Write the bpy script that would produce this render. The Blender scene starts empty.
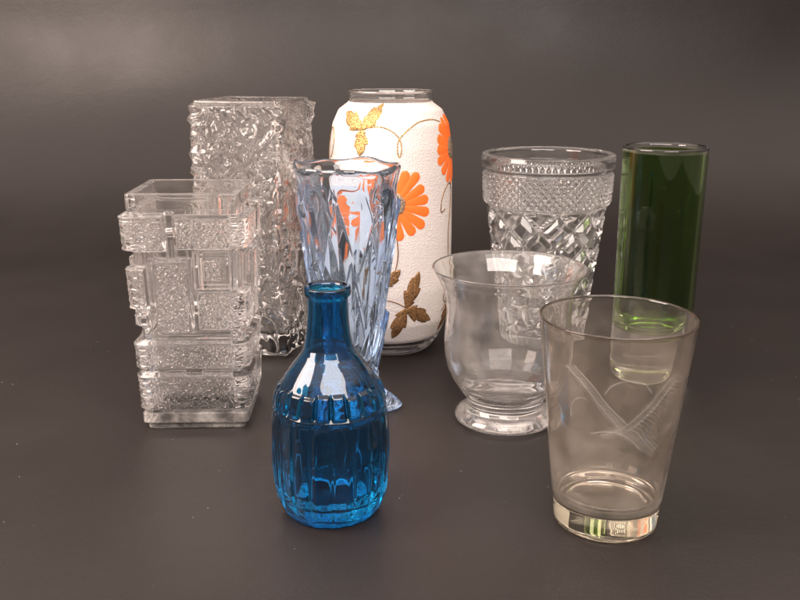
import bpy, math
import numpy as np

PI = math.pi
rad = math.radians
SC = bpy.context.scene
COL = SC.collection

# ------------------------------------------------------------------ camera
cam_d = bpy.data.cameras.new('camera')
cam_d.sensor_width = 36.0
cam_d.lens = 40.5
cam_d.clip_start = 0.01
cam_d.clip_end = 50.0
cam = bpy.data.objects.new('camera', cam_d)
COL.objects.link(cam)
cam.location = (0, 0, 0.32)
cam.rotation_euler = (rad(90 - 15.5), 0, 0)
SC.camera = cam

# ------------------------------------------------------------------ world: indoor ambient, brightened overhead for the glass
world = bpy.data.worlds.new('World')
SC.world = world
world.use_nodes = True
wb = world.node_tree.nodes['Background']
wn, wl = world.node_tree.nodes, world.node_tree.links
w_tc = wn.new('ShaderNodeTexCoord')
w_sx = wn.new('ShaderNodeSeparateXYZ')
w_mr = wn.new('ShaderNodeMapRange')          # walls dim, unseen ceiling brightened to lift the glass
w_mr.interpolation_type = 'SMOOTHSTEP'
w_mr.inputs['From Min'].default_value = 0.30
w_mr.inputs['From Max'].default_value = 0.85
w_mr.inputs['To Min'].default_value = 0.38
w_mr.inputs['To Max'].default_value = 2.2
wl.new(w_tc.outputs['Generated'], w_sx.inputs[0])
wl.new(w_sx.outputs['Z'], w_mr.inputs['Value'])
wl.new(w_mr.outputs['Result'], wb.inputs['Strength'])
wb.inputs['Color'].default_value = (1.0, 0.83, 0.745, 1)

# ------------------------------------------------------------------ lamps
def area_lamp(name, loc, target, sx, sy, power, colour):
    d = bpy.data.lights.new(name, 'AREA')
    d.shape = 'RECTANGLE'
    d.size, d.size_y = sx, sy
    d.energy = power
    d.color = colour
    o = bpy.data.objects.new(name, d)
    COL.objects.link(o)
    o.location = loc
    v = np.array(target, float) - np.array(loc, float)
    yaw = math.atan2(v[0], -v[1]) if True else 0
    import mathutils
    o.rotation_euler = mathutils.Vector(v).to_track_quat('-Z', 'Y').to_euler()
    return o

area_lamp('warm_lamp', (-1.05, 0.45, 0.85), (-0.25, 1.3, 0.2), 0.80, 0.70, 36.0, (1.0, 0.81, 0.71))
area_lamp('cool_lamp', (0.22, -0.20, 0.95), (0.0, 1.0, 0.1), 1.10, 0.52, 23.0, (1.0, 0.88, 0.82))

SC.view_settings.view_transform = 'Standard'
SC.view_settings.look = 'None'
SC.view_settings.exposure = 0.0
SC.view_settings.gamma = 1.0
SC.render.engine = 'CYCLES'
cy = SC.cycles
cy.max_bounces = 28
cy.transmission_bounces = 28
cy.glossy_bounces = 12
cy.diffuse_bounces = 5
cy.caustics_refractive = True
cy.caustics_reflective = True
cy.blur_glossy = 0.3
cy.sample_clamp_indirect = 6.0
cy.sample_clamp_direct = 0.0

# ------------------------------------------------------------------ noise helpers (numpy)
_rs = np.random.RandomState(7)
_T = _rs.rand(65536)
def _h(ix, iy, iz):
    return _T[((ix * 73856093) ^ (iy * 19349663) ^ (iz * 83492791)) & 65535]
def vnoise(x, y, z):
    ix, iy, iz = (np.floor(a).astype(np.int64) for a in (x, y, z))
    fx, fy, fz = x - ix, y - iy, z - iz
    fx, fy, fz = (f * f * (3 - 2 * f) for f in (fx, fy, fz))
    r = 0
    for dx in (0, 1):
        for dy in (0, 1):
            for dz in (0, 1):
                w = (fx if dx else 1 - fx) * (fy if dy else 1 - fy) * (fz if dz else 1 - fz)
                r = r + w * _h(ix + dx, iy + dy, iz + dz)
    return r
def fbm(x, y, z, o=3):
    a, s, t = 0.5, 0, 0
    for k in range(o):
        s = s + a * vnoise(x * 2 ** k + 17 * k, y * 2 ** k, z * 2 ** k)
        t += a
        a *= 0.5
    return s / t
def sstep(a, b, x):
    t = np.clip((x - a) / (b - a), 0, 1)
    return t * t * (3 - 2 * t)
def tri(x):
    return 1 - np.abs(2 * (x - np.floor(x)) - 1)

# ------------------------------------------------------------------ materials
def new_mat(name):
    m = bpy.data.materials.new(name)
    m.use_nodes = True
    nt = m.node_tree
    return m, nt, nt.nodes['Principled BSDF'], nt.nodes['Material Output']

def glass(name, colour=(1, 1, 1), rough=0.0, edge=None, ior=1.5, film=0.0, film_scale=60.0,
          bump=0.0, bump_scale=300.0, film_low=None, film_colour=(0.72, 0.68, 0.64)):
    """clear or tinted glass; edge = tint where the wall is seen along its length; film = pale veil"""
    m, nt, p, out = new_mat(name)
    N, L = nt.nodes, nt.links
    p.inputs['Transmission Weight'].default_value = 1.0
    p.inputs['Roughness'].default_value = rough
    p.inputs['IOR'].default_value = ior
    p.inputs['Base Color'].default_value = (*colour, 1)
    tc = N.new('ShaderNodeTexCoord')
    if edge:
        lw = N.new('ShaderNodeLayerWeight')
        lw.inputs['Blend'].default_value = 0.35
        mx = N.new('ShaderNodeMix')
        mx.data_type = 'RGBA'
        mx.inputs[6].default_value = (*colour, 1)
        mx.inputs[7].default_value = (*edge, 1)
        L.new(lw.outputs['Facing'], mx.inputs[0])
        L.new(mx.outputs[2], p.inputs['Base Color'])
    if bump:
        n = N.new('ShaderNodeTexNoise')
        n.inputs['Scale'].default_value = bump_scale
        n.inputs['Detail'].default_value = 2
        b = N.new('ShaderNodeBump')
        b.inputs['Strength'].default_value = bump
        b.inputs['Distance'].default_value = 0.001
        L.new(tc.outputs['Object'], n.inputs['Vector'])
        L.new(n.outputs['Fac'], b.inputs['Height'])
        L.new(b.outputs['Normal'], p.inputs['Normal'])
    if film:
        d = N.new('ShaderNodeBsdfDiffuse')
        d.inputs['Color'].default_value = (*film_colour, 1)
        mix = N.new('ShaderNodeMixShader')
        n = N.new('ShaderNodeTexNoise')
        n.inputs['Scale'].default_value = film_scale
        n.inputs['Detail'].default_value = 5
        n.inputs['Roughness'].default_value = 0.65
        mr = N.new('ShaderNodeMapRange')
        mr.inputs['From Min'].default_value = 0.40
        mr.inputs['From Max'].default_value = 0.72
        mr.inputs['To Min'].default_value = film * 0.35
        mr.inputs['To Max'].default_value = film * 1.7
        L.new(tc.outputs['Object'], n.inputs['Vector'])
        L.new(n.outputs['Fac'], mr.inputs['Value'])
        fac = mr.outputs['Result']
        if film_low:     # residue settled towards the bottom: (z where it ends, factor)
            sx = N.new('ShaderNodeSeparateXYZ')
            L.new(tc.outputs['Object'], sx.inputs[0])
            m2 = N.new('ShaderNodeMapRange')
            m2.inputs['From Min'].default_value = film_low[0]
            m2.inputs['From Max'].default_value = 0.02
            m2.inputs['To Min'].default_value = 0.25
            m2.inputs['To Max'].default_value = film_low[1]
            L.new(sx.outputs['Z'], m2.inputs['Value'])
            mu = N.new('ShaderNodeMath')
            mu.operation = 'MULTIPLY'
            L.new(fac, mu.inputs[0])
            L.new(m2.outputs['Result'], mu.inputs[1])
            fac = mu.outputs[0]
        L.new(fac, mix.inputs[0])
        L.new(p.outputs[0], mix.inputs[1])
        L.new(d.outputs[0], mix.inputs[2])
        L.new(mix.outputs[0], out.inputs['Surface'])
    return m

M = {}
M['clear'] = glass('clear_glass', (0.985, 0.985, 0.98), film=0.02)
M['foot'] = glass('pressed_foot_glass', (0.985, 0.98, 0.975), film=0.26)  # pale veil paints the light that the foot's bevels would catch
M['pressed'] = glass('pressed_glass', (0.99, 0.985, 0.98), rough=0.0, film=0.045, film_scale=40)
M['ice'] = glass('ice_glass', (0.99, 0.985, 0.98), rough=0.0, film=0.04, film_scale=40)
M['crystal'] = glass('cut_crystal', (0.985, 0.985, 0.98), ior=1.54, film=0.02)
M['jar'] = glass('thin_clear_glass', (0.99, 0.985, 0.98), film=0.07, film_scale=35)
M['lightblue'] = glass('pale_blue_glass', (0.60, 0.79, 1.0), edge=(0.05, 0.27, 0.90), film=0.02)
M['base'] = glass('thick_base_glass', (0.98, 0.985, 0.97), film=0.09)  # veil puts light picked up along the bottom chamfer into the colour
M['lb_rim'] = glass('pale_blue_rim', (0.84, 0.92, 1.0), edge=(0.42, 0.62, 0.95), film=0.02)
M['lb_inner'] = glass('pale_blue_inner', (0.97, 0.985, 1.0))
M['blue'] = glass('turquoise_glass', (0.0016, 0.185, 0.39), edge=(0.0, 0.06, 0.19))
M['blue_base'] = glass('turquoise_base', (0.001, 0.10, 0.30), edge=(0.0, 0.06, 0.22))
M['blue_in'] = glass('turquoise_inner', (0.46, 0.76, 0.92))
M['green_out'] = glass('green_wall_glass', (0.36, 0.56, 0.15), edge=(0.16, 0.30, 0.06))
M['green_in'] = glass('green_core_glass', (0.27, 0.40, 0.085))
M['tumbler'] = glass('smoky_glass', (0.90, 0.86, 0.82), edge=(0.68, 0.61, 0.52), film=0.17, film_scale=24, film_low=(0.15, 1.5), film_colour=(0.43, 0.385, 0.33))
M['tumbler_base'] = glass('smoky_base_glass', (0.82, 0.74, 0.55))
M['tumbler_rim'] = glass('smoky_rim_glass', (0.80, 0.72, 0.66), edge=(0.45, 0.34, 0.28))

def mat_backdrop():
    m, nt, p, out = new_mat('dark_sheet')
    N, L = nt.nodes, nt.links
    tc = N.new('ShaderNodeTexCoord')
    n = N.new('ShaderNodeTexNoise')
    n.inputs['Scale'].default_value = 5
    n.inputs['Detail'].default_value = 6
    L.new(tc.outputs['Object'], n.inputs['Vector'])
    cr = N.new('ShaderNodeMix')
    cr.data_type = 'RGBA'
    cr.inputs[6].default_value = (0.0125, 0.0102, 0.0094, 1)
    cr.inputs[7].default_value = (0.0185, 0.0152, 0.0141, 1)
    L.new(n.outputs['Fac'], cr.inputs[0])
    L.new(cr.outputs[2], p.inputs['Base Color'])
    p.inputs['Specular IOR Level'].default_value = 0.36
    r = N.new('ShaderNodeMapRange')
    r.inputs['From Min'].default_value = 0.3
    r.inputs['From Max'].default_value = 0.7
    r.inputs['To Min'].default_value = 0.38
    r.inputs['To Max'].default_value = 0.49
    L.new(n.outputs['Fac'], r.inputs['Value'])
    L.new(r.outputs['Result'], p.inputs['Roughness'])
    # fine emboss of the sheet plus long soft wrinkles
    n1 = N.new('ShaderNodeTexNoise')
    n1.inputs['Scale'].default_value = 420
    n1.inputs['Detail'].default_value = 3
    L.new(tc.outputs['Object'], n1.inputs['Vector'])
    mp = N.new('ShaderNodeMapping')
    mp.inputs['Scale'].default_value = (45, 60, 70)
    L.new(tc.outputs['Object'], mp.inputs['Vector'])
    n2 = N.new('ShaderNodeTexNoise')
    n2.inputs['Scale'].default_value = 1.0
    n2.inputs['Detail'].default_value = 6
    L.new(mp.outputs['Vector'], n2.inputs['Vector'])
    b1 = N.new('ShaderNodeBump')
    b1.inputs['Strength'].default_value = 0.22
    b1.inputs['Distance'].default_value = 0.0006
    L.new(n1.outputs['Fac'], b1.inputs['Height'])
    b2 = N.new('ShaderNodeBump')
    b2.inputs['Strength'].default_value = 0.13
    b2.inputs['Distance'].default_value = 0.002
    L.new(n2.outputs['Fac'], b2.inputs['Height'])
    L.new(b1.outputs['Normal'], b2.inputs['Normal'])
    L.new(b2.outputs['Normal'], p.inputs['Normal'])
    return m
M['sheet'] = mat_backdrop()

def mat_solid(name, colour, rough, metallic=0.0, bump=0.0, scale=900.0, colour2=None, voronoi=False, sss=0.0):
    m, nt, p, out = new_mat(name)
    N, L = nt.nodes, nt.links
    p.inputs['Base Color'].default_value = (*colour, 1)
    p.inputs['Roughness'].default_value = rough
    p.inputs['Metallic'].default_value = metallic
    if sss:
        p.inputs['Subsurface Weight'].default_value = sss
        p.inputs['Subsurface Radius'].default_value = (0.003, 0.002, 0.0015)
    tc = N.new('ShaderNodeTexCoord')
    if bump or colour2:
        n = N.new('ShaderNodeTexVoronoi' if voronoi else 'ShaderNodeTexNoise')
        n.inputs['Scale'].default_value = scale
        L.new(tc.outputs['Object'], n.inputs['Vector'])
        o = n.outputs['Distance'] if voronoi else n.outputs['Fac']
        if bump:
            b = N.new('ShaderNodeBump')
            b.inputs['Strength'].default_value = bump
            b.inputs['Distance'].default_value = 0.0008
            L.new(o, b.inputs['Height'])
            L.new(b.outputs['Normal'], p.inputs['Normal'])
        if colour2:
            mr = N.new('ShaderNodeMapRange')
            mr.inputs['From Min'].default_value = 0.15 if voronoi else 0.42
            mr.inputs['From Max'].default_value = 0.5 if voronoi else 0.60
            L.new(o, mr.inputs['Value'])
            mx = N.new('ShaderNodeMix')
            mx.data_type = 'RGBA'
            mx.inputs[6].default_value = (*colour, 1)
            mx.inputs[7].default_value = (*colour2, 1)
            L.new(mr.outputs['Result'], mx.inputs[0])
            L.new(mx.outputs[2], p.inputs['Base Color'])
    return m
M['white'] = mat_solid('white_grained_enamel', (0.66, 0.60, 0.565), 0.50, bump=0.55, scale=600, voronoi=True)
M['white_in'] = mat_solid('white_enamel_inside', (0.78, 0.74, 0.71), 0.5)
M['orange'] = mat_solid('orange_enamel', (0.90, 0.165, 0.02), 0.5, bump=0.2, scale=700)
M['gold'] = mat_solid('gold_grain', (0.60, 0.40, 0.15), 0.38, metallic=0.75, bump=1.0, scale=1000, colour2=(0.20, 0.10, 0.04))
M['bronze'] = mat_solid('bronze_grain', (0.40, 0.21, 0.085), 0.45, metallic=0.6, bump=1.0, scale=1000, colour2=(0.09, 0.045, 0.022))
M['core'] = mat_solid('flower_core_grain', (0.52, 0.38, 0.26), 0.45, metallic=0.4, bump=1.0, scale=1100, colour2=(0.04, 0.02, 0.015))
M['lint'] = mat_solid('pale_lint', (0.55, 0.50, 0.46), 0.9)

def mat_frost(name, amount):
    m, nt, p, out = new_mat(name)
    N, L = nt.nodes, nt.links
    N.remove(p)
    t = N.new('ShaderNodeBsdfTransparent')
    d = N.new('ShaderNodeBsdfDiffuse')
    d.inputs['Color'].default_value = (0.8, 0.77, 0.73, 1)
    mx = N.new('ShaderNodeMixShader')
    mx.inputs[0].default_value = amount
    L.new(t.outputs[0], mx.inputs[1])
    L.new(d.outputs[0], mx.inputs[2])
    L.new(mx.outputs[0], out.inputs['Surface'])
    return m
M['frost'] = mat_frost('engraved_frosting', 0.12)
M['frost_soft'] = mat_frost('soft_frosting', 0.045)

# ------------------------------------------------------------------ object helpers
def empty(name, loc, rz, label, cat, group=None):
    o = bpy.data.objects.new(name, None)
    o.empty_display_size = 0.02
    COL.objects.link(o)
    o.location = loc
    o.rotation_euler = (0, 0, rz)
    o['label'] = label
    o['category'] = cat
    if group:
        o['group'] = group
    return o

def link_mesh(name, V, faces, mat, parent=None, normals=None, smooth=True):
    """faces: list of (K,4) or (K,3) int arrays or lists"""
    me = bpy.data.meshes.new(name)
    V = np.asarray(V, np.float32)
    loops, starts, k = [], [], 0
    for f in faces:
        f = np.asarray(f, np.int32)
        if f.ndim == 1:
            f = f[None, :]
        loops.append(f.ravel())
        starts.append(k + np.arange(len(f)) * f.shape[1])
        k += f.size
    loops = np.concatenate(loops)
    starts = np.concatenate(starts).astype(np.int32)
    me.vertices.add(len(V))
    me.vertices.foreach_set('co', V.ravel())
    me.loops.add(len(loops))
    me.loops.foreach_set('vertex_index', loops)
    me.polygons.add(len(starts))
    me.polygons.foreach_set('loop_start', starts)
    me.update(calc_edges=True)
    me.polygons.foreach_set('use_smooth', np.full(len(starts), smooth, dtype=bool))
    me.validate()
    if normals is not None:
        me.normals_split_custom_set_from_vertices(np.asarray(normals, float).tolist())
    me.materials.append(mat)
    o = bpy.data.objects.new(name, me)
    COL.objects.link(o)
    if parent:
        o.parent = parent
    return o

def grid_vessel(root, P, parts):
    """P: (rings, n, 3) one continuous glass skin from the outer base centre, over the rim, to the inner floor centre.
    parts: [(name, material, [(ring0, ring1), ...])]; the patches share their border rings, so no inner face is added"""
    R, n, _ = P.shape
    V = P.reshape(-1, 3)
    i = np.arange(R - 1)[:, None] * n
    j = np.arange(n)[None, :]
    j2 = (j + 1) % n
    a, b, c, d = i + j, i + j2, i + n + j2, i + n + j
    Q = np.stack([a, b, c, d], -1)                 # (R-1, n, 4)
    q = Q.reshape(-1, 4)
    fn = np.cross(V[q[:, 2]] - V[q[:, 0]], V[q[:, 3]] - V[q[:, 1]])
    N = np.zeros_like(V)
    for k in range(4):
        np.add.at(N, q[:, k], fn)
    N[:n] = (0, 0, -1)
    N[-n:] = (0, 0, 1)
    N /= (np.linalg.norm(N, axis=1, keepdims=True) + 1e-20)
    objs = []
    for name, mat, spans in parts:
        vs, ns, fs, off = [], [], [], 0
        for r0, r1 in spans:
            r1 = min(r1, R - 1)
            vs.append(V[r0 * n:(r1 + 1) * n])
            ns.append(N[r0 * n:(r1 + 1) * n])
            fs.append((Q[r0:r1].reshape(-1, 4) - r0 * n) + off)
            if r0 == 0:
                fs.append((np.arange(n)[::-1] + off)[None, :])
            if r1 == R - 1:
                fs.append((np.arange(n) + off + (r1 - r0) * n)[None, :])
            off += (r1 - r0 + 1) * n
        objs.append(link_mesh(name, np.concatenate(vs), fs, mat, root, np.concatenate(ns)))
    return objs

def dense(pts, step, soft=0.003, it=2):
    """round the corners of a profile (r, z) and resample it evenly"""
    p = [np.array(pts[0], float)]
    for a, b in zip(pts[:-1], pts[1:]):
        a, b = np.array(a, float), np.array(b, float)
        k = max(1, int(math.ceil(np.linalg.norm(b - a) / soft)))
        for t in range(1, k + 1):
            p.append(a + (b - a) * t / k)
    p = np.array(p)
    for _ in range(it):
        q = [p[0]]
        for a, b in zip(p[:-1], p[1:]):
            q += [a * .75 + b * .25, a * .25 + b * .75]
        q.append(p[-1])
        p = np.array(q)
    s = np.concatenate([[0], np.cumsum(np.linalg.norm(np.diff(p, axis=0), axis=1))])
    k = max(2, int(s[-1] / step))
    t = np.linspace(0, s[-1], k + 1)
    return np.stack([np.interp(t, s, p[:, 0]), np.interp(t, s, p[:, 1])], 1)

def lathe_points(prof, n, disp=None, nout=None):
    th = np.arange(n) * 2 * PI / n
    r = np.maximum(prof[:, 0], 2e-4)[:, None] * np.ones((1, n))
    z = prof[:, 1][:, None] * np.ones((1, n))
    T = th[None, :] * np.ones((len(prof), 1))
    if disp is not None:
        dr, dz = disp(T, z, r)
        m = np.zeros((len(prof), 1))
        m[:nout] = 1
        r = r + dr * m
        z = z + dz
    return np.stack([r * np.sin(T), -r * np.cos(T), z], -1)     # theta 0 faces the viewer (-y)

def ring_at(prof, z, lo, hi):
    seg = prof[lo:hi, 1]
    return lo + int(np.argmin(np.abs(seg - z)))

# ------------------------------------------------------------------ setting: dark sheet swept up behind
def build_sheet():
    prof = [(-0.6, 0.0)]
    y0, Rr = 1.38, 0.42
    for y in np.linspace(-0.55, y0, 60):
        prof.append((y, 0.0))
    for a in np.linspace(2, 88, 60):
        prof.append((y0 + Rr * math.sin(rad(a)), Rr * (1 - math.cos(rad(a)))))
    ye, ze = prof[-1]
    for t in np.linspace(0.02, 0.9, 25):
        prof.append((ye + t * math.cos(rad(88)), ze + t * math.sin(rad(88))))
    prof = np.array(prof)
    X = np.linspace(-1.5, 1.5, 140)
    A, B = np.meshgrid(X, np.arange(len(prof)))
    Y, Z = prof[B, 0], prof[B, 1]
    w = sstep(1.45, 1.8, Y)
    Yd = Y + w * 0.012 * (fbm(A * 2.2 + 9, Z * 3.0, A * 0 + 2.5, 3) - .5)
    V = np.stack([A, Yd, Z], -1).reshape(-1, 3)
    n = len(X)
    i = (np.arange(len(prof) - 1)[:, None] * n + np.arange(n - 1)[None, :]).reshape(-1)
    F = np.stack([i, i + 1, i + n + 1, i + n], 1)
    o = link_mesh('ground', V, [F], M['sheet'])
    o['kind'] = 'structure'
build_sheet()

# ------------------------------------------------------------------ square vessels (height field on a rounded square)
def square_path(s, c, nu, nc):
    """face index, coordinate along the face, point and outward normal around a rounded square, starting at the front"""
    face, u, P, Nn = [], [], [], []
    for k in range(4):
        a = k * PI / 2
        R = np.array([[math.cos(a), -math.sin(a)], [math.sin(a), math.cos(a)]])
        for t in np.linspace(-1, 1, nu, endpoint=False):
            x = t * (s - c)
            P.append(R @ (x, -s)); Nn.append(R @ (0, -1)); face.append(k); u.append(x)
        for i in range(nc):
            b = (i / nc) * PI / 2
            n0 = np.array((math.sin(b), -math.cos(b)))
            P.append(R @ (np.array((s - c, -(s - c))) + c * n0)); Nn.append(R @ n0)
            if b < PI / 4:
                face.append(k); u.append(s - c + c * b)
            else:
                face.append((k + 1) % 4); u.append(-(s - c) - c * (PI / 2 - b))
    return np.array(face), np.array(u), np.array(P), np.array(Nn)

def square_vessel(sfun, h, base_t, wall, c, nu, nc, dz, disp, rim_h):
    """returns P (rings, n, 3) and ring marks"""
    face, u, P1, N1 = square_path(1.0, c / 0.047, nu, nc)
    n = len(u)
    zs_out = np.arange(0.0012, h - 0.0012, dz)
    rings = []
    def ring(s, z, d=0.0):
        p = P1 * s + N1 * (d if np.ndim(d) == 0 else d[:, None])
        zz = np.full((n, 1), z) if np.ndim(z) == 0 else z[:, None]
        return np.concatenate([p, zz], 1)
    for t in (0.005, 0.5, 0.9):
        rings.append(ring((sfun(0) - 0.0012) * t, 0.0))
    rings.append(ring(sfun(0) - 0.0012, 0.0))
    rings.append(ring(sfun(0) - 0.0004, 0.0004))
    for z in zs_out:
        rings.append(ring(sfun(z), z, disp(face, u * 0.047, z)))
    m_out = len(rings)
    s1 = sfun(h)
    for a in np.linspace(0, PI, 9)[1:-1]:
        e = (1 - math.cos(a)) / 2
        rings.append(ring(s1 - e * wall, h - 0.0012 + 0.0012 * math.sin(a) ** 0.6))
    m_rim = len(rings)
    for z in np.linspace(h - 0.0014, base_t + 0.008, 40):
        rings.append(ring(sfun(z) - wall, z))
    for a in np.linspace(0, PI / 2, 8)[1:]:
        rings.append(ring(sfun(base_t) - wall - 0.008 * (1 - math.cos(a)), base_t + 0.008 * (1 - math.sin(a))))
    for t in (0.8, 0.5, 0.2, 0.01):
        rings.append(ring((sfun(base_t) - wall - 0.008) * t, base_t - 0.001 * (1 - t)))
    return np.array(rings), m_out, m_rim, zs_out

# ---- short square vase with raised pebbled blocks
BLK = [  # u0, u1, z0, z1, protrusion, frame margin, pebbled
    (-.075, -.0165, .1534, .1822, .0092, .0020, 1),
    (-.0060, .075, .1550, .1807, .0092, .0020, 1),
    (-.0155, -.0080, .1469, .1835, .0022, .001, 0),
    (-.075, -.0360, .1050, .1396, .0088, .0018, 1),
    (-.075, -.0385, .0904, .1010, .0050, .0014, 0),
    (-.0300, .0035, .0850, .1461, .0080, .0026, 1),
    (.0070, .0440, .1215, .1520, .0028, .002, 0),
    (.0110, .0380, .1250, .1495, .0050, .002, 0),
    (.0158, .0330, .1289, .1461, .0066, .0012, 1),
    (.0095, .075, .0880, .1195, .0082, .0020, 1),
    (-.0360, .0420, .0795, .0840, .0030, .001, 0),
    (-.075, .075, .0543, .0768, .0092, .0018, 1),
    (-.075, .075, .0181, .0490, .0098, .0022, 1),
    (-.0075, .0110, .0440, .0580, .0045, .0012, 0),
]
def block_disp(face, u, z):
    uu = np.where(face % 2 == 0, u, -u)
    e = 0.0014
    d = np.zeros_like(u)
    pe = np.zeros_like(u)
    x3, y3 = u * 600 + face * 31.7, np.full_like(u, z * 600)
    peb = np.abs(vnoise(x3, y3, face * 3.3) - .5) * 2
    peb = 1 - peb
    for (a, b, z0, z1, pr, fr, tx) in BLK:
        w = sstep(a - e, a + e, uu) * (1 - sstep(b - e, b + e, uu)) * float(sstep(z0 - e, z0 + e, z) * (1 - sstep(z1 - e, z1 + e, z)))
        h = pr * w
        if tx:
            a2, b2 = a + fr, b - fr
            w2 = sstep(a2 - e, a2 + e, uu) * (1 - sstep(b2 - e, b2 + e, uu)) * float(sstep(z0 + fr - e, z0 + fr + e, z) * (1 - sstep(z1 - fr - e, z1 - fr + e, z)))
            h = h - w2 * 0.0012 + w2 * 0.0019 * (peb ** 1.3 - .4) * np.where(face == 2, .25, np.where(face == 0, 1.0, .7))
        d = np.maximum(d, h)
    return d + 0.00012 * (vnoise(u * 60 + face * 9, np.full_like(u, z * 60), face * 1.) - .5)
def s_block(z):
    s = 0.0400 + (0.0470 - 0.0400) * min(1, max(0, z / 0.19))
    if z > 0.186:
        s += 0.0012
    # stepped foot
    low = 1 - float(sstep(0.0145, 0.0165, z))
    s = s * (1 - low) + low * (0.0475 - 0.0038 * (1 - float(sstep(0.0050, 0.0068, z))))
    return s
root = empty('glass_vase', (-0.1795, 0.7728, 0), rad(1.5),
             'clear square glass vase covered in raised pebbled rectangular blocks, shorter one at the left', 'vase')
root.scale = (0.965, 0.92, 1.044)
P, mo, mr, zs = square_vessel(s_block, 0.1990, 0.022, 0.0075, 0.004, 180, 8, 0.0005, block_disp, 0.01)
k1 = 5 + int(np.argmin(np.abs(zs - 0.0160)))
k2 = 5 + int(np.argmin(np.abs(zs - 0.1900)))
grid_vessel(root, P, [('foot', M['foot'], [(0, k1)]),
                      ('body', M['pressed'], [(k1, k2), (mr, 999)]),
                      ('rim', M['pressed'], [(k2, mr)])])

# ---- tall square vase with rough ice-like relief
def ice_disp(face, u, z):
    zz = np.full_like(u, z)
    f = face * 13.1
    wx = fbm(u * 38 + f, zz * 38, f, 2) - .5
    wz = fbm(u * 38 + f + 5.2, zz * 38 + 7.7, f, 2) - .5
    x, y = u + wx * 0.030, zz + wz * 0.030
    n1 = vnoise(x * 75 + f, y * 48, f + .5)
    n2 = vnoise(x * 165 + f, y * 115, f + 3.5)
    n3 = vnoise(x * 480 + f, y * 430, f + 8.5)
    rid = (1 - np.abs(2 * n1 - 1)) ** 1.2 * .58 + (1 - np.abs(2 * n2 - 1)) ** 1.2 * .38 + (1 - np.abs(2 * n3 - 1)) * .06
    # frost rosette radiating from one spot of each face
    dx, dy = u - 0.004, zz - 0.215
    rr = np.sqrt(dx * dx + dy * dy) + 1e-6
    an = np.arctan2(dy, dx)
    ros = (1 - np.abs(2 * vnoise(an * 4.2 + 40 + wx * 5, rr * 120, f + .3) - 1)) * np.exp(-(rr / 0.035) ** 2)
    big = fbm(u * 22 + f, zz * 22, f + 9, 2)
    top = float(1 - sstep(0.256, 0.260, z))
    bot = float(sstep(0.0, 0.006, z))
    return (0.0120 * (rid - .30) + 0.0050 * ros + 0.010 * (big - .5)) * top * bot
root = empty('glass_vase', (-0.1565, 0.975, 0), rad(-12),
             'tall square clear glass vase with rough ice-like relief, behind the block vase', 'vase')
root.scale = (1.01, 1.01, 1.035)
P, mo, mr, zs = square_vessel(lambda z: 0.0435 + 0.0035 * min(1, z / .26), 0.262, 0.022, 0.0075, 0.0045, 120, 7, 0.0009, ice_disp, 0.01)
k1 = 5 + int(np.argmin(np.abs(zs - 0.012)))
k2 = 5 + int(np.argmin(np.abs(zs - 0.2575)))
grid_vessel(root, P, [('base', M['ice'], [(0, k1)]), ('body', M['ice'], [(k1, k2), (mr, 999)]), ('rim', M['ice'], [(k2, mr)])])

# ------------------------------------------------------------------ pale blue vase with overlapping pointed leaves
LB = [(0, .002), (.034, .002), (.0395, .0), (.0425, .003), (.037, .010), (.026, .022), (.0205, .036), (.0228, .052), (.0285, .080), (.0322, .115),
      (.0352, .150), (.0388, .180), (.0425, .203), (.0462, .219), (.0475, .2245), (.0465, .2275)]
LBi = [(.0445, .2265), (.0425, .221), (.0382, .204), (.0345, .180), (.0310, .150), (.0265, .115), (.0215, .080), (.0165, .055), (.010, .046), (0, .0445)]
def lb_disp(T, z, r):
    NL = 7
    Lr = 0.052
    h = np.zeros_like(T)
    for k in range(-1, 5):
        z0 = 0.010 + k * Lr
        for side in (0, 1):
            a = (T * NL / (2 * PI) + .5 * ((k + side) % 2) + 0.12 * np.sin(k * 2.1))
            a = np.abs(a - np.floor(a) - .5) * 2            # 0 on the rib .. 1 between ribs
            v = (z - z0 - side * Lr * .5) / (Lr * 1.7)
            ser = 0.02 * np.abs(np.sin(v * 17))
            w = np.clip(np.minimum(v * 3.2 + .25, (1.0 - v) * 1.45), 0, 1) - ser * (v > .3)
            inside = sstep(-0.05, 0.12, w - a) * (v > -.05) * (v < 1)
            hh = inside * (0.0012 + 0.0050 * np.clip(v, 0, 1) + 0.0030 * (1 - a / (w + .15)).clip(0, 1))
            h = np.maximum(h, hh)
    m = sstep(.018, .035, z) * (1 - sstep(.190, .212, z))
    foot = 1 - sstep(.004, .030, z)
    star = (np.abs(np.cos((T + .2 - PI / 2 + .1) * 3)) ** 1.8)
    fl = 0.0035 * np.cos(T * NL + 1.0) * sstep(.17, .21, z) * (r > .03)
    sc = np.clip(r / .04, 0, 1)
    dr = h * m * 1.0 - 0.0015 * m + foot * sc * (0.0115 * star - 0.005) + fl * .35
    zt = sstep(.19, .224, z)
    dz = zt * (0.0008 * np.cos(T * 7 + .6) + 0.0010 * np.cos(T * 4 + 2))
    return dr, dz
o1 = dense(LB, 0.0009)
i1 = dense([LB[-1]] + LBi, 0.002)[1:]
prof = np.concatenate([o1, i1])
P = lathe_points(prof, 504, lb_disp, len(o1) + 2)
root = empty('glass_vase', (-0.0460, 0.7852, 0), 0.2,
             'pale blue glass vase moulded with pointed leaves, flared wavy rim, standing behind the blue bottle', 'vase')
root.scale = (0.988, 0.988, 0.988)
n0 = len(o1)
kf = ring_at(prof, .030, n0 // 6, n0)
kr = ring_at(prof, .214, kf, n0)
ki = ring_at(prof, .214, n0, len(prof))
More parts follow.
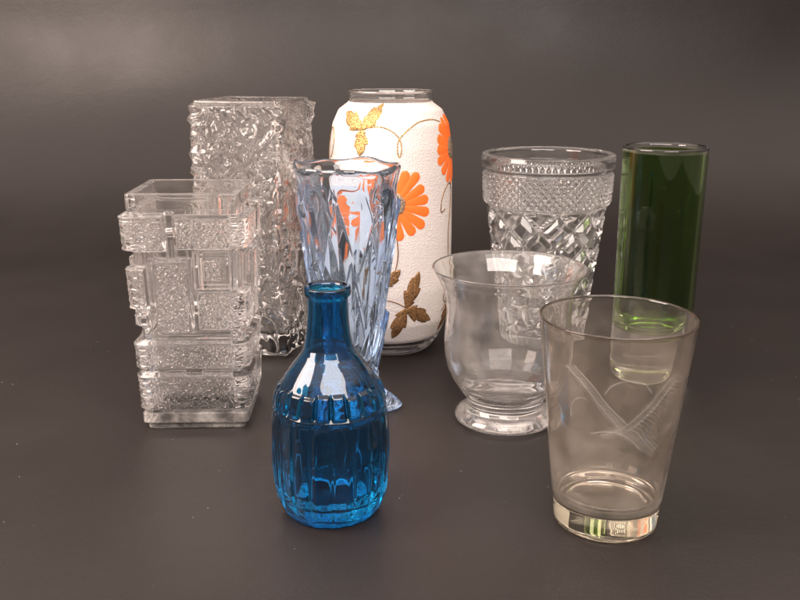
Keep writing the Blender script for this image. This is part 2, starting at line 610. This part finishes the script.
grid_vessel(root, P, [('foot', M['lightblue'], [(0, kf)]), ('body', M['lightblue'], [(kf, kr)]),
                      ('rim', M['lb_rim'], [(kr, n0 + 2)]), ('lining', M['lb_inner'], [(n0 + 2, 9999)])])

# ------------------------------------------------------------------ white enamelled vase with orange flowers
WP = [(.047, .012), (.0555, .020), (.0615, .036), (.0645, .070), (.0650, .120), (.0645, .185), (.0632, .210), (.0600, .2310), (.0535, .2445), (.0435, .2515)]
root = empty('flower_vase', (-0.0101, 0.9677, 0), 0.0,
             'white grained vase with orange flowers and golden leaves, clear glass neck', 'vase')
root.scale = (1.02, 1.02, 1.066)
wroot = root
def white_body():
    o = dense(WP, 0.0016)
    inn = [(max(r - .0045, .0), z) for r, z in WP][::-1]
    # clear glass vessel: foot, (hidden wall), neck
    neck = dense([(0, .002), (.030, .002), (.041, .0), (.0455, .004), (.0505, .0105), (.0525, .0135)], 0.0015)
    P = lathe_points(np.concatenate([neck, dense([(.0525, .0135), (.046, .0150), (0, .0145)], 0.003)[1:]]), 128)
    grid_vessel(root, P, [('foot', M['clear'], [(0, 999)])])
    wall = np.concatenate([dense([(.0, .0155), (.046, .0158), (.0520, .0160)] + WP[1:], 0.0016), dense([(.0435, .2522), (.0405, .2522)] + [(r - .003, z) for r, z in WP[::-1][:-1]] + [(.045, .0185), (0, .0185)], 0.003)])
    P = lathe_points(wall, 192)
    grid_vessel(root, P, [('body', M['white'], [(0, 9999)])])
    nk = dense([(.0426, .2526), (.0424, .2560), (.0436, .2600), (.0440, .2615), (.0430, .2628), (.0412, .2615), (.0400, .2575), (.0398, .2526)], 0.0006, soft=.0012)
    P = lathe_points(np.concatenate([nk, nk[:1]]), 160)
    # closed ring: drop the caps by building it directly
    R, n, _ = P.shape
    i = (np.arange(R - 1)[:, None] * n); j = np.arange(n)[None, :]; j2 = (j + 1) % n
    F = np.stack([i + j, i + j2, i + n + j2, i + n + j], -1).reshape(-1, 4)
    link_mesh('neck', P.reshape(-1, 3), [F], M['clear'], root)
white_body()
wz = np.array([p[1] for p in dense(WP, 0.001)]); wr = np.array([p[0] for p in dense(WP, 0.001)])
def on_white(deg, z, off):
    r = np.interp(z, wz, wr) + off
    t = np.radians(deg)
    return np.stack([r * np.sin(t), -r * np.cos(t), z + 0 * t], -1)
R0 = 0.064
def decal_strip(name, c0, c1, wfun, mat, parent, nt=26, bend=0.0, thick=0.0007, base=0.0002, cols=7):
    """raised enamel shape along the line c0 -> c1, given in (degrees, z) on the vase wall"""
    s0 = np.array([rad(c0[0]) * R0, c0[1]]); s1 = np.array([rad(c1[0]) * R0, c1[1]])
    d = s1 - s0; L = np.linalg.norm(d); d /= L; nrm = np.array([-d[1], d[0]])
    t = np.linspace(0, 1, nt)[:, None]
    q = np.linspace(-1, 1, cols)[None, :]
    wid = np.array([wfun(v) for v in t[:, 0]])
    lw, rw = (wid[:, 0], wid[:, 1]) if wid.ndim == 2 else (wid, wid)
    side = np.where(q < 0, q * lw[:, None], q * rw[:, None])
    cen = bend * np.sin(PI * t)
    S = s0[0] + d[0] * L * t + nrm[0] * (side + cen)
    Z = s0[1] + d[1] * L * t + nrm[1] * (side + cen)
    edge = (1 - np.abs(q) ** 6) * np.clip(np.minimum(t, 1 - t) * 30, 0, 1)
    off = base + thick * edge
    V = on_white(np.degrees(S / R0), Z, off).reshape(-1, 3)
    i = (np.arange(nt - 1)[:, None] * cols + np.arange(cols - 1)[None, :]).reshape(-1)
    F = np.stack([i, i + 1, i + cols + 1, i + cols], 1)
    return link_mesh(name, V, [F], mat, parent)
def petal_w(w):
    return lambda t: w * (0.45 + 0.55 * min(1, t * 1.2)) * math.sqrt(max(0, 1 - max(0, (t - .80) / .20) ** 2.2)) + 1e-5
_lr = np.random.RandomState(3)
def leaf_w(w, seed=0):
    rr = np.random.RandomState(seed)
    ph = rr.rand() * .3
    def f(t):
        b = math.sin(PI * min(1, t ** .85)) ** .8 * w if t < 1 else 0
        def saw(x):
            x = x * 2.6
            return 0.62 + 0.38 * (x - math.floor(x)) ** .8
        return (b * saw(t + ph) + 1e-5, b * saw(t + ph + .17) + 1e-5)
    return f
def disc(name, cd, cz, r, mat, parent, off=0.0012):
    rows = []
    for i in range(9):
        a = np.arange(48) * 2 * PI / 48
        rr = r * max(i / 8, .02) * (1 + .03 * np.sin(a * 7))
        S = rad(cd) * R0 + rr * np.cos(a); Z = cz + rr * np.sin(a)
        rows.append(on_white(np.degrees(S / R0), Z, off * (1 - (i / 8) ** 4) + .0003))
    V = np.concatenate(rows)
    i = np.arange(8)[:, None] * 48; j = np.arange(48)[None, :]; j2 = (j + 1) % 48
    F = np.stack([i + j, i + 48 + j, i + 48 + j2, i + j2], -1).reshape(-1, 4)
    return link_mesh(name, V, [F, np.arange(48)[None, :]], mat, parent)
def flower_part(cd, cz, Rf, n, rot):
    core = disc('flower', cd, cz, 0.0118, M['core'], wroot, off=.0014)
    for k in range(n):
        a = rot + 2 * PI * k / n
        L = Rf * (0.88 + .15 * _lr.rand())
        c0 = (cd + math.degrees(0.006 * math.cos(a) / R0), cz + 0.006 * math.sin(a))
        b = a + .08 * (_lr.rand() - .5)
        c1 = (cd + math.degrees(L * math.cos(b) / R0), cz + L * math.sin(b))
        decal_strip('petal', c0, c1, petal_w(0.0050), M['orange'], core, nt=20, cols=6, thick=.00028 + .00005 * (k % 3))
    return core
flower_part(3.5, 0.1590, 0.0385, 17, .1)
flower_part(77, 0.2080, 0.0360, 17, .2)
flower_part(150, 0.150, 0.0380, 17, .2)
flower_part(215, 0.200, 0.0370, 17, .2)
flower_part(-85, 0.130, 0.0380, 17, .2)
def leaf_group(base, tips, w, mat):
    for i, tp in enumerate(tips):
        decal_strip('leaf', base, tp, leaf_w(w, i + 3), mat, wroot, nt=48, cols=7, thick=.0008, base=.00025 + .00004 * i)
leaf_group((-27, 0.2290), [(-53, 0.2440), (-8.0, 0.2520), (-28, 0.2040)], 0.0088, M['gold'])
leaf_group((14.5, 0.0560), [(27.0, 0.0930), (42.0, 0.0400), (1.5, 0.0235)], 0.0090, M['bronze'])
leaf_group((-3.5, 0.0790), [(9.0, 0.0960)], 0.0065, M['bronze'])
leaf_group((74, 0.0520), [(60, 0.024), (90, 0.085)], 0.0085, M['bronze'])
leaf_group((180, 0.0560), [(192, 0.0930), (207, 0.0400), (167, 0.0235)], 0.0090, M['bronze'])
leaf_group((-120, 0.2290), [(-145, 0.2400), (-100, 0.2500), (-121, 0.2040)], 0.0088, M['gold'])
def stem(pts, mat, w=0.00045):
    pts = np.array(pts, float)
    # Catmull-Rom through the points
    out = []
    pp = np.vstack([2 * pts[0] - pts[1], pts, 2 * pts[-1] - pts[-2]])
    for i in range(1, len(pp) - 2):
        for t in np.linspace(0, 1, 10, endpoint=False):
            a, b, c, d = pp[i - 1], pp[i], pp[i + 1], pp[i + 2]
            out.append(.5 * ((2 * b) + (c - a) * t + (2 * a - 5 * b + 4 * c - d) * t * t + (3 * b - a - 3 * c + d) * t ** 3))
    out.append(pts[-1])
    q = np.array(out)
    S = np.stack([np.radians(q[:, 0]) * R0, q[:, 1]], 1)
    tg = np.gradient(S, axis=0); tg /= np.linalg.norm(tg, axis=1, keepdims=True) + 1e-12
    nr = np.stack([-tg[:, 1], tg[:, 0]], 1)
    rows = []
    for k, off in ((-1, .0001), (-.5, .0006), (.5, .0006), (1, .0001)):
        X = S + nr * k * w * 1.3
        rows.append(on_white(np.degrees(X[:, 0] / R0), X[:, 1], off))
    V = np.stack(rows, 1).reshape(-1, 3)
    n = len(q)
    i = (np.arange(n - 1)[:, None] * 4 + np.arange(3)[None, :]).reshape(-1)
    link_mesh('stem', V, [np.stack([i, i + 1, i + 5, i + 4], 1)], mat, wroot)
stem([(-20, .2305), (-10, .2315), (0, .2285), (8, .2215), (10.5, .212), (8.8, .2038), (7.0, .207), (7.5, .218), (15.4, .2272), (25, .2335), (33.2, .2361), (47, .237), (58, .2345)], M['gold'])
stem([(5.9, .128), (7.0, .110), (4.1, .0934), (-2.2, .078), (-6, .068)], M['bronze'])
stem([(-8, .0635), (-2.2, .0645), (6, .0620), (14, .0570)], M['bronze'])
stem([(60, .1500), (53.0, .1480), (55.0, .1620), (66, .1740), (74, .1700), (72, .1500), (67.1, .1247), (68, .100), (66, .075), (72, .055)], M['bronze'])
stem([(58, .046), (64, .050), (66, .060), (62.5, .066), (61, .058), (66, .0535), (74, .052)], M['bronze'])
stem([(-73, .1990), (-67, .206), (-66, .2180), (-72, .2270), (-80, .2260), (-86, .215), (-84, .195), (-84, .160)], M['gold'])
stem([(150, .110), (155, .085), (180, .057)], M['bronze'])

# ------------------------------------------------------------------ cut crystal vase
CV = [(0, .0025), (.034, .0025), (.0405, .0), (.0440, .0025), (.0460, .012), (.0490, .040), (.0540, .080), (.0590, .120), (.0622, .1490),
      (.0652, .1510), (.0658, .155), (.0664, .165), (.0672, .1835), (.0655, .1850), (.0688, .1885), (.0697, .197), (.0685, .2020)]
CVi = [(.0650, .2030), (.0615, .2005), (.0600, .190), (.0575, .156), (.0535, .120), (.0490, .080), (.0440, .045), (.0400, .030), (.0300, .0225), (0, .021)]
def cv_disp(T, z, r):
    # fine hobnail band
    a = T * 54 / (2 * PI)
    b = (z - .1515) / .0082
    hob = np.minimum(tri(a + b), tri(a - b))
    m1 = sstep(.1515, .1530, z) * (1 - sstep(.1825, .1840, z))
    # deep crossed cuts
    n = 20
    a2 = T * n / (2 * PI)
    b2 = (z - .145) / .034
    t1, t2 = tri(a2 * .5 + b2), tri(a2 * .5 - b2)
    dia = np.minimum(t1, t2)
    cut = np.clip(dia * 2.2, 0, 1)
    m2 = sstep(.018, .026, z) * (1 - sstep(.1450, .1485, z))
    # scalloped lower edge
    flute = np.abs(np.sin(T * 10)) ** .6
    m3 = (1 - sstep(.018, .026, z)) * (r > .038)
    top_zig = 0
    dr = m1 * (0.0036 * hob - 0.0018) + m2 * (-0.0052 * (1 - cut) + 0.0006) + m3 * 0.0018 * (flute - 1)
    return dr, 0 * T
o1 = dense(CV, 0.0008, soft=.0015)
i1 = dense([CV[-1]] + CVi, 0.0020)[1:]
prof = np.concatenate([o1, i1])
P = lathe_points(prof, 756, cv_disp, len(o1))
root = empty('crystal_vase', (0.1622, 0.990, 0), 0.05,
             'cut crystal vase with diamond cuts, fine hobnail band and plain thick rim', 'vase')
root.scale = (1.049, 1.049, 1.049)
n0 = len(o1)
kf = ring_at(prof, .022, n0 // 5, n0)
kb = ring_at(prof, .1490, kf, n0)
kc = ring_at(prof, .1850, kb, n0)
ki = ring_at(prof, .190, n0, len(prof))
grid_vessel(root, P, [('base', M['crystal'], [(0, kf)]), ('body', M['crystal'], [(kf, kb), (ki, 9999)]),
                      ('hobnail_band', M['crystal'], [(kb, kc)]), ('rim', M['crystal'], [(kc, ki)])])

# ------------------------------------------------------------------ green cylinder vase, green core cased in clear glass
GV = [(0, .001), (.029, .001), (.0335, .0), (.0375, .0035), (.0390, .010), (.0388, .060), (.0388, .120), (.0392, .180), (.0395, .2240), (.0390, .2265)]
GVi = [(.0372, .2270), (.0355, .2250), (.0352, .180), (.0348, .120), (.0345, .070), (.0325, .058), (.0270, .0525), (.0150, .0505), (0, .050)]
o1 = dense(GV, 0.0015, soft=.002)
i1 = dense([GV[-1]] + GVi, 0.0015, soft=.002)[1:]
prof = np.concatenate([o1, i1])
def gv_disp(T, z, r):
    return 0.00035 * np.cos(T * 7 + 1) + 0.0003 * np.cos(T * 3 + z * 6), 0 * T
P = lathe_points(prof, 200, gv_disp, 9999)
root = empty('glass_vase', (0.2515, 0.8586, 0), 0,
             'tall dark green cylinder vase with heavy clear glass base at the right', 'vase')
root.scale = (1.005, 1.005, 1.028)
n0 = len(o1)
kf = ring_at(prof, .053, n0 // 5, n0)
kr = ring_at(prof, .2215, n0 // 2, n0)
grid_vessel(root, P, [('base', M['base'], [(0, kf)]), ('casing', M['green_out'], [(kf, kr)]),
                      ('rim', M['clear'], [(kr, n0 + 4)]), ('core', M['green_in'], [(n0 + 4, 9999)])])

# ------------------------------------------------------------------ footed clear glass
JG = [(0, .0030), (.028, .0025), (.0405, .0), (.0445, .0020), (.0452, .0050), (.0425, .0090), (.0375, .0125), (.0345, .0165), (.0350, .0215),
      (.0405, .0285), (.0475, .0390), (.0525, .0500), (.0550, .0620), (.0556, .0740), (.0548, .0880), (.0540, .1000), (.0548, .1110),
      (.0575, .1220), (.0615, .1310), (.0660, .1385), (.0674, .1402)]
JGi = [(.0672, .1412), (.0655, .1405), (.0605, .1325), (.0560, .1225), (.0530, .1110), (.0522, .1000), (.0530, .0880), (.0538, .0740), (.0532, .0620),
       (.0508, .0510), (.0458, .0405), (.0390, .0325), (.0290, .0275), (.015, .0255), (0, .0250)]
o1 = dense(JG, 0.0012)
i1 = dense([JG[-1]] + JGi, 0.0012)[1:]
prof = np.concatenate([o1, i1])
def jg_disp(T, z, r):
    return 0.0005 * (fbm(T * 1.6, z * 25, T * 0 + 4, 2) - .5) * sstep(.02, .05, z), 0 * T
P = lathe_points(prof, 192, None, len(o1))
root = empty('footed_glass', (0.0942, 0.7556, 0), 0,
             'clear footed hurricane glass with flared rim, between the flower vase and the engraved tumbler', 'glass')
root.scale = (0.991, 0.991, 0.999)
n0 = len(o1)
kf = ring_at(prof, .0165, n0 // 4, n0)
kr = ring_at(prof, .1370, kf, n0)
ki = ring_at(prof, .1385, n0 + 1, len(prof))
grid_vessel(root, P, [('foot', M['jar'], [(0, kf)]), ('bowl', M['jar'], [(kf, kr), (ki, 9999)]), ('rim', M['jar'], [(kr, ki)])])

# ------------------------------------------------------------------ engraved tumbler
TG = [(0, .0015), (.030, .0015), (.0355, .0), (.0375, .0018), (.0382, .010), (.0388, .0200), (.0398, .0230), (.0418, .040), (.0460, .080), (.0503, .120), (.0540, .1560), (.0545, .1585)]
TGi = [(.0540, .1596), (.0530, .1588), (.0520, .1500), (.0485, .1200), (.0442, .0800), (.0402, .0440), (.0385, .0300), (.0350, .0240), (.0250, .0215), (0, .0205)]
o1 = dense(TG, 0.0012, soft=.002)
i1 = dense([TG[-1]] + TGi, 0.0012, soft=.002)[1:]
prof = np.concatenate([o1, i1])
P = lathe_points(prof, 192)
root = empty('engraved_tumbler', (0.1451, 0.574, 0), 0,
             'smoky clear tumbler engraved with a bird, thick base, standing nearest at the right', 'glass')
root.scale = (0.952, 0.952, 0.945)
troot = root
n0 = len(o1)
kf = ring_at(prof, .0215, n0 // 4, n0)
kr = ring_at(prof, .1565, kf, n0)
ki = ring_at(prof, .1575, n0 + 1, len(prof))
grid_vessel(root, P, [('base', M['tumbler_base'], [(0, kf)]), ('wall', M['tumbler'], [(kf, kr), (ki, 9999)]), ('rim', M['tumbler_rim'], [(kr, ki)])])
tz, tr = o1[:, 1], o1[:, 0]
def engraving():
    """frosted bird: two crossed feathered wings, a disc behind, in (degrees, z) on the front wall"""
    V, F = [], []
    def on(S, Z, off=.00025):
        r = np.interp(Z, tz[kf:], tr[kf:]) + off
        t = S / .048
        return np.stack([r * np.sin(t), -r * np.cos(t), Z], -1)
    def stroke(pts, w0, w1=None):
        w1 = w0 if w1 is None else w1
        pts = np.array([(rad(a) * .048, z) for a, z in pts])
        pp = np.vstack([2 * pts[0] - pts[1], pts, 2 * pts[-1] - pts[-2]])
        q = []
        for i in range(1, len(pp) - 2):
            for t in np.linspace(0, 1, 8, endpoint=False):
                a, b, c, d = pp[i - 1], pp[i], pp[i + 1], pp[i + 2]
                q.append(.5 * ((2 * b) + (c - a) * t + (2 * a - 5 * b + 4 * c - d) * t * t + (3 * b - a - 3 * c + d) * t ** 3))
        q.append(pts[-1]); q = np.array(q)
        tg = np.gradient(q, axis=0); tg /= np.linalg.norm(tg, axis=1, keepdims=True) + 1e-12
        nr = np.stack([-tg[:, 1], tg[:, 0]], 1)
        w = np.linspace(w0, w1, len(q))[:, None]
        A, B = q + nr * w, q - nr * w
        base = len(V)
        for a, b in zip(on(A[:, 0], A[:, 1]), on(B[:, 0], B[:, 1])):
            V.append(a); V.append(b)
        for i in range(len(q) - 1):
            k = base + 2 * i
            F.append((k, k + 1, k + 3, k + 2))
    # right wing with barbs on its lower side
    stroke([(37, .1310), (27, .1245), (12, .108), (-6, .0930), (-24, .0860)], .0005, .0003)
    stroke([(40, .1270), (30, .1195), (16, .105), (0, .0920)], .0003)
    for k in range(17):
        t = k / 16
        a, z = 37 - 35 * t, .1290 - .036 * t
        stroke([(a, z), (a + 6.5, z - .0030), (a + 12 - 2 * t, z - .0035 - .004 * t)], .00036, .00016)
    # left wing
    stroke([(-52, .1340), (-38, .1240), (-24, .110), (-8, .0950)], .0005, .0003)
    stroke([(-44, .1350), (-30, .1240), (-17, .110), (-2, .0970)], .0005, .0003)
    for k in range(13):
        t = k / 12
        a, z = -47 + 36 * t, .1330 - .034 * t
        stroke([(a, z), (a + 5.0, z - .001)], .0003, .0002)
    # disc and small arcs
    stroke([(-20 + 1.0 * 0, .1180), (-15, .1250), (-4, .1290), (8, .1270), (16, .1190)], .0005, .0005)
    stroke([(-48, .0960), (-47, .1060), (-40, .1125), (-32, .1120)], .0004, .0003)
    # body, tail
    stroke([(-30, .0870), (-20, .0900), (-8, .0900), (4, .0840), (12, .0770)], .0006, .0003)
    for k in range(4):
        stroke([(8 + 4 * k, .0900 - .001 * k), (18 + 3 * k, .0800 + .001 * k), (26 + 2 * k, .0730 + .002 * k)], .0003, .0002)
    link_mesh('engraving', V, [np.array(F)], M['frost'], troot)
    V.clear(); F.clear()          # broad soft matt areas of the same bird, lying just under the lines
    stroke([(36, .1270), (27, .1215), (14, .107), (-2, .0940), (-22, .0865)], .0052, .0030)
    stroke([(-50, .1350), (-36, .1240), (-22, .110), (-6, .0960)], .0030, .0042)
    stroke([(-10, .0950), (4, .0860), (18, .0790), (28, .0740)], .0030, .0055)
    link_mesh('engraving', np.array(V) * (0.9985, 0.9985, 1), [np.array(F)], M['frost_soft'], troot)
engraving()

# ------------------------------------------------------------------ turquoise bottle
BB = [(0, .004), (.022, .003), (.0315, .0), (.0350, .0010), (.0380, .005), (.0407, .012), (.0430, .025), (.0440, .042), (.0437, .060), (.0428, .0756), (.0416, .085),
      (.0398, .0936), (.0368, .1010), (.0325, .1085), (.0268, .1160), (.0212, .1230), (.0180, .1295), (.0164, .1380), (.0154, .1480), (.0150, .1580), (.0149, .1650), (.0172, .1672), (.0176, .1700), (.0170, .1730)]
BBi = [(.0145, .1738), (.0122, .1720), (.0115, .1640), (.0118, .1500), (.0130, .1380), (.0150, .1285), (.0185, .1215), (.0238, .1145), (.0292, .1070), (.0335, .0995), (.0362, .0920),
       (.0382, .0840), (.0394, .0740), (.0400, .0600), (.0395, .0420), (.0375, .0240), (.0320, .0140), (.018, .0110), (0, .0125)]
def bb_disp(T, z, r):
    n = 22
    a = T * n / (2 * PI)
    ti = np.abs(a - np.floor(a) - .5) * 2
    # upper ring of raised tabs
    tab = sstep(.10, .34, 1 - ti)
    zt = .1015 + .0014 * np.cos(np.floor(a) * 2.4)
    m1 = sstep(.0860, .0875, z) * (1 - sstep(zt - .001, zt + .001, z))
    ringz = np.exp(-((z - .0840) / .0017) ** 2)
    # long panels below
    n2 = 18
    a2 = T * n2 / (2 * PI)
    t2 = np.abs(a2 - np.floor(a2) - .5) * 2
    pan = sstep(.06, .30, 1 - t2)
    m2 = sstep(.008, .016, z) * (1 - sstep(.0795, .0820, z))
    wob = (fbm(np.cos(T) * 4 + 9, z * 60, np.sin(T) * 4 + 9, 2) - .5) * 0.0016
    neck = sstep(.105, .12, z)
    dr = m1 * 0.0022 * (tab - .35) + ringz * 0.0010 + m2 * 0.0011 * (pan - .4) + wob * (1 - neck * .8) * np.clip(r / .03, 0, 1)
    return dr, 0 * T
o1 = dense(BB, 0.0007, soft=.0025)
i1 = dense([BB[-1]] + BBi, 0.0015, soft=.003)[1:]
prof = np.concatenate([o1, i1])
P = lathe_points(prof, 396, bb_disp, len(o1))
root = empty('glass_bottle', (-0.0494, 0.591, 0), 0.1,
             'turquoise blue glass bottle with ribbed body and narrow neck, standing in front', 'bottle')
root.scale = (0.935, 0.935, 0.959)
n0 = len(o1)
kf = ring_at(prof, .0095, n0 // 5, n0)
ks = ring_at(prof, .1035, kf, n0)
kn = ring_at(prof, .1330, ks, n0)
kl = ring_at(prof, .1655, kn, n0)
grid_vessel(root, P, [('base', M['blue_base'], [(0, kf)]), ('body', M['blue'], [(kf, ks)]), ('shoulder', M['blue'], [(ks, kn)]),
                      ('neck', M['blue'], [(kn, kl)]), ('lip', M['blue'], [(kl, n0 + 3)]), ('lining', M['blue_in'], [(n0 + 3, 9999)])])

# ------------------------------------------------------------------ lint and dust on the sheet
def lint():
    rs = np.random.RandomState(21)
    V, F = [], []
    for k in range(300):
        x = rs.uniform(-.42, .42); y = rs.uniform(.42, 1.25)
        s = 0.00012 + 0.00030 * rs.rand() ** 4
        l = s * (1 if rs.rand() > .08 else 6)
        a = rs.rand() * PI
        u = np.array((math.cos(a), math.sin(a), 0)); v = np.array((-math.sin(a), math.cos(a), 0)); w = np.array((0, 0, 1))
        c = np.array((x, y, s * .6))
        b = len(V)
        V.extend([c + u * l, c + v * s, c - u * l, c - v * s, c + w * s, c - w * s * .5])
        for t in ((0, 1, 4), (1, 2, 4), (2, 3, 4), (3, 0, 4), (1, 0, 5), (2, 1, 5), (3, 2, 5), (0, 3, 5)):
            F.append([b + q for q in t])
    o = link_mesh('dust', V, [np.array(F)], M['lint'], smooth=False)
    o['kind'] = 'stuff'
    o['label'] = 'pale specks of dust and lint scattered on the dark sheet'
    o['category'] = 'dust'
lint()
